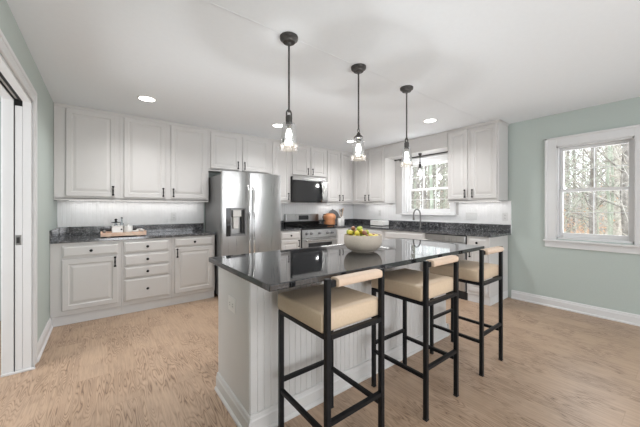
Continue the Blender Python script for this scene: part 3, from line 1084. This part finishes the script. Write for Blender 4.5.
# ================================================================== PENDANTS
def pendant(loc, label, ztop, zglass, cap='loop', rg=(.043, .063), hg=.175, group='pendant lights over the island', rcan=.063):
    """loc on ceiling; z values absolute"""
    t = thing('pendant_light', label, 'pendant light', (loc[0], loc[1], ztop), 0, group)
    zt = zglass - ztop            # top of the glass
    b = B(); lathe(b, [(rcan, -.001), (rcan, -.012), (rcan * .97, -.020), (rcan * .72, -.030), (rcan * .66, -.040), (rcan * .25, -.044), (.009, -.052), (.009, -.062)], n=28); obj('canopy', b, M['bronze'], t, smooth=True)
    b = B(); tube(b, [(0, 0, -.055), (0, 0, zt + .072)], .0068, 10); obj('stem', b, M['bronze'], t, smooth=True)
    if cap == 'loop':
        b = B()
        pts = []
        for k in range(13):
            a = PI * k / 12
            pts.append((.019 * math.cos(a), 0, zt + .060 + .026 * math.sin(a)))
        pts = [(.019, 0, zt + .018)] + pts + [(-.019, 0, zt + .018)]
        tube(b, pts, .0055, 8); obj('yoke', b, M['bronze'], t, smooth=True)
        b = B(); lathe(b, [(.012, zt + .050), (.020, zt + .044), (.023, zt + .040), (.023, zt - .004), (.026, zt - .006), (.026, zt - .018), (.018, zt - .020)], n=22); obj('socket', b, M['bronze'], t, smooth=True)
    else:
        b = B()
        pts = [(.012 * math.cos(2 * PI * k / 14), 0, zt + .066 + .014 * math.sin(2 * PI * k / 14)) for k in range(15)]
        tube(b, pts, .003, 8, False); obj('yoke', b, M['bronze'], t, smooth=True)
        b = B(); lathe(b, [(.006, zt + .052), (.014, zt + .044), (.017, zt + .030), (.036, zt + .014), (.040, zt + .008), (.038, zt), (.024, zt - .008), (.024, zt - .020), (.018, zt - .022)], n=24); obj('socket', b, M['bronze'], t, smooth=True)
    b = B()
    wob = lambda a: 1 + .012 * math.cos(12 * a)
    band = hg * .78
    prof = [(.024, zt), (rg[0] * .9, zt - .006), (rg[0], zt - .022), (rg[0] + (rg[1] - rg[0]) * .75, zt - band)]
    lathe(b, prof, n=48, closed=True, wob=wob); sh = obj('glass_shade', b, M['shade'], t, smooth=True)
    b = B(); rb = rg[0] + (rg[1] - rg[0]) * .75
    lathe(b, [(rb, zt - band), (rb + .0025, zt - band - .008), (rb + .001, zt - band - .014), (rb + .0035, zt - band - .022), (rg[1], zt - hg), (rg[1] - .002, zt - hg + .001)], n=48, closed=True, wob=wob)
    obj('ribbed_rim', b, M['shadeband'], sh, smooth=True)
    b = B(); lathe(b, [(.012, zt - .02), (.013, zt - .045)], n=14); obj('bulb_base', b, M['warmfilament'], t, smooth=True)
    b = B()
    lathe(b, [(.004, zt - .045), (.012, zt - .047), (.017, zt - .062), (.021, zt - .080), (.021, zt - .098), (.015, zt - .112), (.004, zt - .118)], n=20); obj('bulb', b, M['bulb'], t, smooth=True)
    if BULB_POWER:
        l = lamp('bulb_light', 'POINT', (0, 0, zt - .135), (0, 0, 0), BULB_POWER, (.98, .985, 1), shadow_soft_size=.03)
        l.parent = t
    return t


PY = -2.972
pendant((-3.507, PY), 'clear glass pendant light nearest the camera, above the left half of the island', H, 1.845, 'loop', (.046, .063), .190)
pendant((-2.826, PY), 'clear glass pendant with a flared cap, middle of the three over the island', H, 1.838, 'cone', (.044, .064), .182)
pendant((-2.158, PY), 'clear glass pendant light at the window end of the island, farthest of three', H, 1.855, 'loop', (.040, .056), .190)
pendant((-.215, -1.86), 'small glass pendant light hanging in front of the sink window', 2.20, 1.965, 'loop', (.038, .050), .150, group='pendant over the sink', rcan=.030)

# recessed ceiling lights
t = None
for i, (x, y, lab) in enumerate(((-4.154, -1.09, 'round recessed ceiling light above the left wall cabinets'), (-2.545, -1.09, 'round recessed ceiling light in front of the refrigerator'),
                  (-1.060, -1.045, 'round recessed ceiling light near the room corner by the microwave'), (-1.029, -2.539, 'round recessed ceiling light in front of the sink-side end cabinet'),
                  (-3.9, -5.3, ''))):  # last one is unseen, added behind the camera for more light at left
    if i == 0:
        t = thing('ceiling_light', lab, 'ceiling light', (x, y, H), 0, 'recessed ceiling lights')
        b = B(); lathe(b, [(.092, -.0005), (.092, -.004), (.084, -.008), (.074, -.006), (.074, -.0005)], n=32, closed=True); obj('trim_ring', b, M['plastic'], t, smooth=True)
        b = B(); lathe(b, [(.073, -.0008), (.073, -.004), (.05, -.0055)], n=32); obj('lens', b, M['canlight'], t, smooth=True)
        first = t
    else:
        dup(first, (x, y, H), 0, lab or 'unseen recessed ceiling light added behind the camera')
    lamp('recessed_light', 'SPOT', (x, y, H - .02), (0, 0, 0), CAN_POWER * 4, (.99, .985, .985), spot_size=math.radians(150), spot_blend=.9, shadow_soft_size=.07)

# ================================================================== CURTAIN ROD
t = thing('curtain_rod', 'thin dark curtain rod above the sink window', 'curtain rod', (-.055, -1.80, 2.180))
b = B(); tube(b, [(0, .60, 0), (0, -.58, 0)], .0075, 10); obj('rod', b, M['black'], t, smooth=True)
for s in (.585, -.565):
    b = B(); lathe(b, [(.004, -.014), (.012, -.010), (.014, 0), (.012, .010), (.004, .014)], (0, s, 0), 12, 'Y'); obj('finial', b, M['black'], t, smooth=True)
for s in (.50, -.50):
    b = B(); box(b, -.004, .046, s - .004, s + .004, -.006, .010); box(b, .042, .0475, s - .01, s + .01, -.02, .018); obj('bracket', b, M['black'], t)

# ================================================================== BOWL AND FRUIT
BX, BY = -2.922, -3.114
t = thing('bowl', 'cream stoneware bowl filled with green and yellow fruit on the island', 'bowl', (BX, BY, .9145))
b = B(); lathe(b, [(.085, 0), (.088, .004), (.086, .008), (.112, .016), (.134, .038), (.146, .070), (.148, .100), (.145, .128), (.143, .132), (.138, .130), (.140, .100), (.137, .072), (.125, .044), (.10, .024), (.02, .018)], n=48)
obj('bowl_body', b, M['bowl'], t, smooth=True)
FM = [mottled('yellow_pear_skin', (.62, .50, .05), (.50, .44, .05), 30, .4, .03), mottled('green_pear_skin', (.38, .42, .05), (.30, .36, .04), 30, .4, .03),
      mottled('russet_plum_skin', (.22, .07, .05), (.30, .14, .06), 30, .4, .03), mottled('lime_skin', (.40, .44, .05), (.30, .36, .04), 30, .4, .03)]
FN = ['yellow', 'green', 'dark red', 'lime green']
RF = random.Random(5)
spots = []
for ring, (n, rr, z, r) in enumerate(((6, .082, .060, .031), (1, 0, .060, .031), (9, .104, .112, .023), (5, .055, .116, .024), (1, 0, .118, .024), (7, .070, .148, .0195), (3, .025, .154, .020), (3, .034, .178, .017))):
    for k in range(n):
        a = 2 * PI * k / n + ring * .6
        spots.append((rr * math.cos(a), rr * math.sin(a), z, r))
WHERE = {0: 'low', 1: 'low', 2: 'rim', 3: 'mid', 4: 'top'}
fproto = {}
for i, (x, y, z, r) in enumerate(spots):
    mi = RF.choice([0, 1, 0, 2, 3, 2, 1, 0, 3])
    x += RF.uniform(-.003, .003)
    # heap leans toward the left of the bowl as seen in the photo
    lean = -.034 if z > .13 else 0
    lab = '%s piece of fruit in the cream bowl on the island' % FN[mi]
    if mi not in fproto:
        tt = thing('fruit', lab, 'fruit', (BX + x + lean, BY + y - lean * .7, .9145 + z), RF.uniform(0, 6), 'fruit in the cream bowl')
        b = B(); lathe(b, [(.002, -.026), (.014, -.024), (.023, -.014), (.026, 0), (.023, .013), (.014, .022), (.003, .025)], n=16); obj('flesh', b, FM[mi], tt, smooth=True)
        b = B(); tube(b, [(0, 0, .023), (.002, 0, .030), (.006, 0, .035)], .0013, 6); obj('stem', b, M['barkdark'], tt)
        fproto[mi] = tt
    else:
        tt = dup(fproto[mi], (BX + x + lean, BY + y - lean * .7, .9145 + z), RF.uniform(0, 6), lab)
    tt.scale = (r / .026,) * 3
    tt.rotation_euler = (RF.uniform(-.7, .7), RF.uniform(-.7, .7), RF.uniform(0, 6))

# ================================================================== TRAY GROUP
TX, TY = -4.330, -.43
t = thing('tray', 'pinkish wooden tray with small jars on the left counter', 'tray', (TX, TY, .9145), 0)
b = B(); box(b, -.225, .225, -.145, .145, .010, .022, .002)
for s in (-.15, .15): box(b, s - .02, s + .02, -.12, .12, 0, .010)
obj('base', b, M['pinktray'], t)
b = B()
box(b, -.225, .225, -.145, -.133, .022, .052, .002); box(b, -.225, .225, .133, .145, .022, .052, .002)
obj('rim', b, M['pinktray'], t)
for s in (-1, 1):
    b = B(); box(b, s * .225 - (.012 if s > 0 else 0), s * .225 + (.012 if s < 0 else 0), -.133, .133, .022, .060, .002)
    o_ = obj('end_board', b, M['pinktray'], t)
    b = B(); tube(b, [(s * .226, -.04, .045), (s * .240, -.036, .050), (s * .240, .036, .050), (s * .226, .04, .045)], .004, 6); obj('handle', b, M['black'], o_)
tz = .9145 + .0225


def canister(x, y, z, r, h, m, label, lidm, name='canister', cat='canister', notch=False):
    t = thing(name, label, cat, (x, y, z), 0)
    b = B(); lathe(b, [(r * .94, 0), (r, .004), (r, h - .004), (r * .96, h)], n=24); bo = obj('body', b, m, t, smooth=True)
    if lidm:
        b = B(); lathe(b, [(r * .98, h + .0005), (r, h + .010), (r * .9, h + .016), (r * .25, h + .018), (r * .14, h + .024), (r * .25, h + .036), (r * .1, h + .042)], n=24); obj('lid', b, lidm, t, smooth=True)
    if notch:
        b = B(); lathe(b, [(.010, 0), (.010, -.002), (.002, -.003)], (0, -r - .0003, h * .45), 12, 'Y'); obj('emblem', b, M['slot'], bo)
    return t


# white square box and a sloped white dish, black capped bottle, white knot
t = thing('storage_box', 'white square box with dark round latch on the wooden tray', 'box', (-4.395, -.46, tz), 0)
b = B(); box(b, -.055, .055, -.045, .045, 0, .095, .006, 2); o_ = obj('body', b, M['ceramic'], t)
b = B(); box(b, -.057, .057, -.047, .047, .0955, .107, .004, 2); obj('lid', b, M['ceramic'], t)
b = B(); lathe(b, [(.010, 0), (.010, -.003), (.002, -.004)], (.040, -.0452, .062), 12, 'Y'); obj('latch', b, M['slot'], o_)
t = thing('bottle', 'glass bottle with a wide black stopper standing behind the white box', 'bottle', (-4.405, -.36, tz), 0)
b = B(); lathe(b, [(.026, 0), (.028, .004), (.028, .095), (.018, .112), (.013, .118), (.013, .135)], n=20); obj('body', b, M['jarglass'], t, smooth=True)
b = B(); lathe(b, [(.014, .1355), (.048, .138), (.048, .146), (.016, .149), (.008, .160), (.015, .172), (.013, .183), (.004, .187)], n=22); obj('stopper', b, M['black'], t, smooth=True)
t = thing('bottle', 'slim glass bottle with a small dark tip behind the white cup', 'bottle', (-4.345, -.345, tz), 0)
b = B(); lathe(b, [(.018, 0), (.020, .004), (.020, .12), (.008, .145), (.007, .185)], n=18); obj('body', b, M['jarglass'], t, smooth=True)
b = B(); lathe(b, [(.008, .1855), (.011, .190), (.011, .202), (.004, .206)], n=14); obj('stopper', b, M['slate'], t, smooth=True)
canister(-4.285, -.46, tz, .046, .085, M['ceramic'], 'round white lidded jar beside the white square box', M['ceramic'], 'jar', 'jar')
t = thing('bowl', 'small white tilted dish between jar and knot on the tray', 'bowl', (-4.215, -.50, tz), 0)
b = B(); lathe(b, [(.020, 0), (.030, .010), (.038, .030), (.040, .042), (.036, .040), (.030, .018), (.008, .008)], n=24); obj('dish', b, M['ceramic'], t, smooth=True)
t = thing('decorative_knot', 'white wooden chain knot at the right end of the tray', 'ornament', (-4.165, -.43, tz), 0)
for k, (c, ax) in enumerate((((0, 0, .030), 0), ((-.022, -.01, .028), 1.2), ((.024, .01, .028), -1.0))):
    b = B(); pts = []
    for q in range(17):
        a = 2 * PI * q / 16
        u = Vector((.024 * math.cos(a), 0, .024 * math.sin(a)))
        u.rotate(Matrix.Rotation(ax, 3, 'Z')); pts.append(Vector(c) + u)
    tube(b, pts, .008, 8, False); obj('link', b, M['ceramic'], t, smooth=True)
t = thing('pepper_mill', 'small dark pepper mill at the left end of the tray', 'pepper mill', (-4.52, -.47, tz), 0)
b = B(); lathe(b, [(.016, 0), (.017, .006), (.010, .022), (.014, .034), (.011, .040)], n=16); obj('body', b, M['barkdark'], t, smooth=True)
b = B(); lathe(b, [(.011, .0405), (.014, .048), (.010, .058), (.003, .062)], n=16); obj('cap', b, M['chrome'], t, smooth=True)

# ================================================================== BESIDE THE RANGE
cz = .9145
t = thing('pitcher', 'terracotta orange pitcher with a loop handle right of the range', 'pitcher', (-.935, -.29, cz), 0)
b = B(); lathe(b, [(.085, 0), (.108, .02), (.118, .06), (.108, .105), (.122, .135), (.128, .175), (.112, .215), (.078, .236), (.072, .242), (.066, .232), (.098, .208), (.110, .150), (.095, .03), (.02, .01)], n=32); obj('body', b, M['kettle'], t, smooth=True)
b = B(); tube(b, [(-.085, 0, .225), (-.150, 0, .225), (-.172, 0, .17), (-.150, 0, .11), (-.105, 0, .09)], .009, 8); obj('handle', b, M['bronze'], t, smooth=True)
t = thing('round_board', 'round slate grey board leaning on the wall behind the pitcher', 'board', (-.654, -.085, cz), 0)
b = B(); lathe(b, [(.155, -.006), (.158, 0), (.155, .006)], n=36, axis='Y')
bmesh.ops.rotate(b, verts=b.verts, matrix=Matrix.Rotation(math.radians(-9), 3, 'X'), cent=(0, 0, 0)); bmesh.ops.translate(b, verts=b.verts, vec=(0, .0, .158))
obj('disc', b, M['slate'], t, smooth=True)
b = B(); box(b, -.016, .016, -.004, .004, .150, .175, .003)
bmesh.ops.rotate(b, verts=b.verts, matrix=Matrix.Rotation(math.radians(-9), 3, 'X'), cent=(0, 0, 0)); bmesh.ops.translate(b, verts=b.verts, vec=(0, .0, .158))
obj('handle', b, M['slate'], t)
canister(-.825, -.46, cz, .036, .150, M['ceramic'], 'tall white lidded canister in front of the grey round board', M['barkdark'])
t = thing('utensil_crock', 'white crock of kitchen utensils in the counter corner', 'crock', (-.580, -.25, cz), 0)
b = B(); lathe(b, [(.058, 0), (.062, .005), (.066, .165), (.064, .17), (.058, .168), (.055, .01), (.01, .008)], n=26); obj('body', b, M['ceramic'], t, smooth=True)
for k, (a, tilt, L, m, head) in enumerate(((.3, .22, .27, 'pinewood', 'spoon'), (2.4, .20, .25, 'pinewood', 'paddle'), (4.0, .25, .26, 'barkdark', 'spoon'), (5.3, .18, .28, 'pinewood', 'spoon'))):
    d = Vector((math.cos(a) * math.sin(tilt), math.sin(a) * math.sin(tilt), math.cos(tilt)))
    p0 = Vector((-.02 * math.cos(a), -.02 * math.sin(a), .014))
    p1 = p0 + d * L
    ut = thing('utensil', {0: 'wooden spoon leaning right in the white crock', 1: 'wooden spatula leaning left in the white crock', 2: 'dark wooden spoon leaning toward the range in the crock', 3: 'tall wooden spoon at the front of the white crock'}[k], 'utensil', (-.580, -.25, cz), 0, 'utensils in the crock')
    b = B(); tube(b, [p0, p1], .0055, 8); obj('handle', b, M[m], ut, smooth=True)
    b = B(); rr = [.006, .022, .027, .020, .004] if head == 'spoon' else [.008, .024, .025, .025, .015]
    tube(b, [p1 + d * q for q in (-.01, .015, .035, .055, .068)], rr, 12)
    for v in b.verts:
        off = (v.co - p1); n_ = Vector((math.sin(a), -math.cos(a), 0)).cross(d).normalized()
        v.co -= n_ * off.dot(n_) * .7
    obj('head', b, M[m], ut, smooth=True)

t = thing('bread_box', 'low white bread box on the corner counter left of the sink window', 'bread box', (-.19, -.94, cz), -PI / 2)
b = B(); box(b, -.155, .155, -.10, .10, .006, .104, .010, 3); bo = obj('body', b, M['ceramic'], t)
b = B(); rings_panel(b, -.075, .075, .012, .100, [(0, -.106), (.004, -.108), (.010, -.108), (.014, -.105)], -.1005); obj('front_panel', b, M['plate'], bo)
b = B()
for sx in (-.13, .13):
    for sy in (-.08, .08): box(b, sx - .01, sx + .01, sy - .01, sy + .01, 0, .006)
obj('feet', b, M['rubber'], t)

# ================================================================== WOODS OUTSIDE
GZ = -1.0
b = B(); box(b, .16, 90, -60, 90, GZ - .2, GZ)
o = obj('ground_woods', b, M['leaves']); o['kind'] = 'structure'; o.name = 'ground'


def tree_mesh(seed, h, r, nb, m, name, twigs=3, low=.22):
    R_ = random.Random(seed)
    b = B()
    pts, rad = [], []
    x = y = 0
    for k in range(9):
        f = k / 8
        pts.append(Vector((x, y, h * f))); rad.append(max(r * (1 - .85 * f), .01))
        x += R_.uniform(-.06, .06) * h / 12; y += R_.uniform(-.06, .06) * h / 12
    tube(b, pts, rad, 8)
    bb_ = B()
    def at(f):
        q = f * 8; i = min(int(q), 7); return pts[i].lerp(pts[i + 1], q - i)
    for k in range(nb):
        f = low + (1 - low) * (k + R_.random()) / nb
        p = at(min(f, .99)); a = R_.uniform(0, 2 * PI); L = (1.05 - f) * h * R_.uniform(.16, .30) + .5
        el = R_.uniform(.25, .95)
        d = Vector((math.cos(a) * math.cos(el), math.sin(a) * math.cos(el), math.sin(el)))
        rr = max(r * (1 - .85 * f) * .26, .009)
        q1 = p + d * L * .5; q2 = q1 + (d + Vector((R_.uniform(-.3, .3), R_.uniform(-.3, .3), .25))) * L * .5
        tube(bb_, [p, q1, q2], [rr, rr * .6, .005], 5, False)
        for j in range(twigs):
            g = R_.uniform(.2, .95); s = p.lerp(q1, g * 2) if g < .5 else q1.lerp(q2, g * 2 - 1)
            a2 = a + R_.uniform(-1.2, 1.2); e2 = R_.uniform(-.1, 1.0); L2 = L * R_.uniform(.25, .55)
            d2 = Vector((math.cos(a2) * math.cos(e2), math.sin(a2) * math.cos(e2), math.sin(e2)))
            m2_ = s + d2 * L2 * .5 + Vector((R_.uniform(-.05, .05), R_.uniform(-.05, .05), .03))
            tube(bb_, [s, m2_, s + d2 * L2], [max(rr * .35, .006), .005, .003], 4, False)
            for jj in range(2):
                a3 = a2 + R_.uniform(-1, 1); d3 = Vector((math.cos(a3) * .8, math.sin(a3) * .8, R_.uniform(0, .7)))
                s3 = s.lerp(s + d2 * L2, R_.uniform(.3, .9))
                tube(bb_, [s3, s3 + d3 * L2 * .45], [.005, .002], 3, False)
    return b, bb_


protos = []
for i, (seed, h, r, nb, mm) in enumerate(((1, 13, .17, 34, 'bark'), (2, 11, .11, 30, 'barkdark'), (3, 15, .22, 34, 'bark'), (4, 8, .055, 26, 'barkpale'), (7, 6, .035, 24, 'bark'))):
    tr, br_ = tree_mesh(seed, h, r, nb, mm, 'tree', low=.10 if r < .06 else .16)
    protos.append((tr, br_, mm))
RT = random.Random(21)
tree_roots = []
KIND = ['bare grey-brown winter tree', 'slim dark winter tree', 'thick tall bare tree', 'pale thin sapling', 'thin bare understory sapling']
for i, (tr, br_, mm) in enumerate(protos):
    t = thing('tree', KIND[i], 'tree', (0, 0, 0), 0, 'woods')
    obj('trunk', tr, M[mm], t, smooth=True); obj('branches', br_, M[mm], t)
    tree_roots.append(t)
used = set()


def put_tree(k, x, y, rz, where, sc=1.0):
    lab = KIND[k] + ' in the woods outside the ' + where
    grp = KIND[k] + 's outside the ' + where
    if k not in used:
        used.add(k); t = tree_roots[k]; t.location = (x, y, GZ); t.rotation_euler = (0, 0, rz); t['label'] = lab; t['group'] = grp
    else:
        t = dup(tree_roots[k], (x, y, GZ), rz, lab, grp)
    t.scale = (sc, sc, sc)


def wedge(x, ya0, ya1, s0, s1, u):
    lo = ya0 + s0 * x; hi = ya1 + s1 * x
    return lo + (hi - lo) * u


for n in range(46):      # outside the dining window
    x = 4.5 + 38 * ((n + .5) / 46) ** 1.15
    y = wedge(x, -4.5, -3.5, .07, .235, RT.random() * 1.1 - .05)
    k = RT.choice([0, 1, 2, 3, 4]) if x > 9 else RT.choice([1, 3, 4])
    put_tree(k, x, y, RT.uniform(0, 6.28), 'right-hand window', RT.uniform(.85, 1.15))
for n in range(46):      # outside the sink window
    x = 3.5 + 30 * ((n + .5) / 46) ** 1.15
    y = wedge(x, -2.5, -1.2, .50, .74, RT.random() * 1.1 - .05)
    k = RT.choice([0, 1, 2, 3, 4]) if x > 7 else RT.choice([1, 3, 4])
    put_tree(k, x, y, RT.uniform(0, 6.28), 'sink window', RT.uniform(.85, 1.15))

# far wooded slope with thicket
b = B()
vs = {}
NX, NY = 14, 40
for i in range(NX):
    for j in range(NY):
        x = 45 + i * 3; y = -30 + j * 3
        vs[i, j] = b.verts.new((x, y, GZ - .1 + max(0, i) * .14 + .3 * math.sin(j * .9 + i)))
for i in range(NX - 1):
    for j in range(NY - 1):
        b.faces.new((vs[i, j], vs[i + 1, j], vs[i + 1, j + 1], vs[i, j + 1]))
o = obj('hillside', b, M['leaves'], smooth=True); tag(o, kind='structure')
b = B(); RB = random.Random(9)
for n in range(2600):
    x = RB.uniform(34, 60); y = RB.uniform(-6, 16) if RB.random() < .7 else RB.uniform(16, 46)
    h = RB.uniform(2.5, 7) if y < 16 else RB.uniform(2, 5); lean = RB.uniform(-.5, .5); r = RB.uniform(.02, .09)
    tube(b, [(x, y, GZ - .3), (x + lean * .3, y + lean * .5, GZ + h * .5), (x + lean, y + lean, GZ + h)], [r, r * .7, .01], 4, False)
o = obj('thicket', b, M['twig']); tag(o, 'dense far thicket of bare stems beyond the garden trees', 'thicket', kind='stuff')
b = B()
for n in range(5200):
    x = RB.uniform(14, 34); y = RB.choice([wedge(x, -4.6, -3.4, .06, .25, RB.random()), wedge(x, -2.6, -1.1, .48, .76, RB.random())])
    z = GZ + RB.uniform(.2, 3.6) * RB.random() + .1
    s = RB.uniform(.03, .07)
    a, c = RB.uniform(0, PI), RB.uniform(0, PI)
    u = Vector((math.cos(a), math.sin(a), .2)) * s; v = Vector((math.cos(c) * .3, math.sin(c) * .3, 1)) * s * .8
    p = Vector((x, y, z))
    q = [b.verts.new(p + u * .0 - v), b.verts.new(p + u), b.verts.new(p + v), b.verts.new(p - u)]
    b.faces.new(q)
o = obj('dry_foliage', b, M['rust']); tag(o, 'rusty dry leaves clinging to low branches in the woods', 'foliage', kind='stuff')
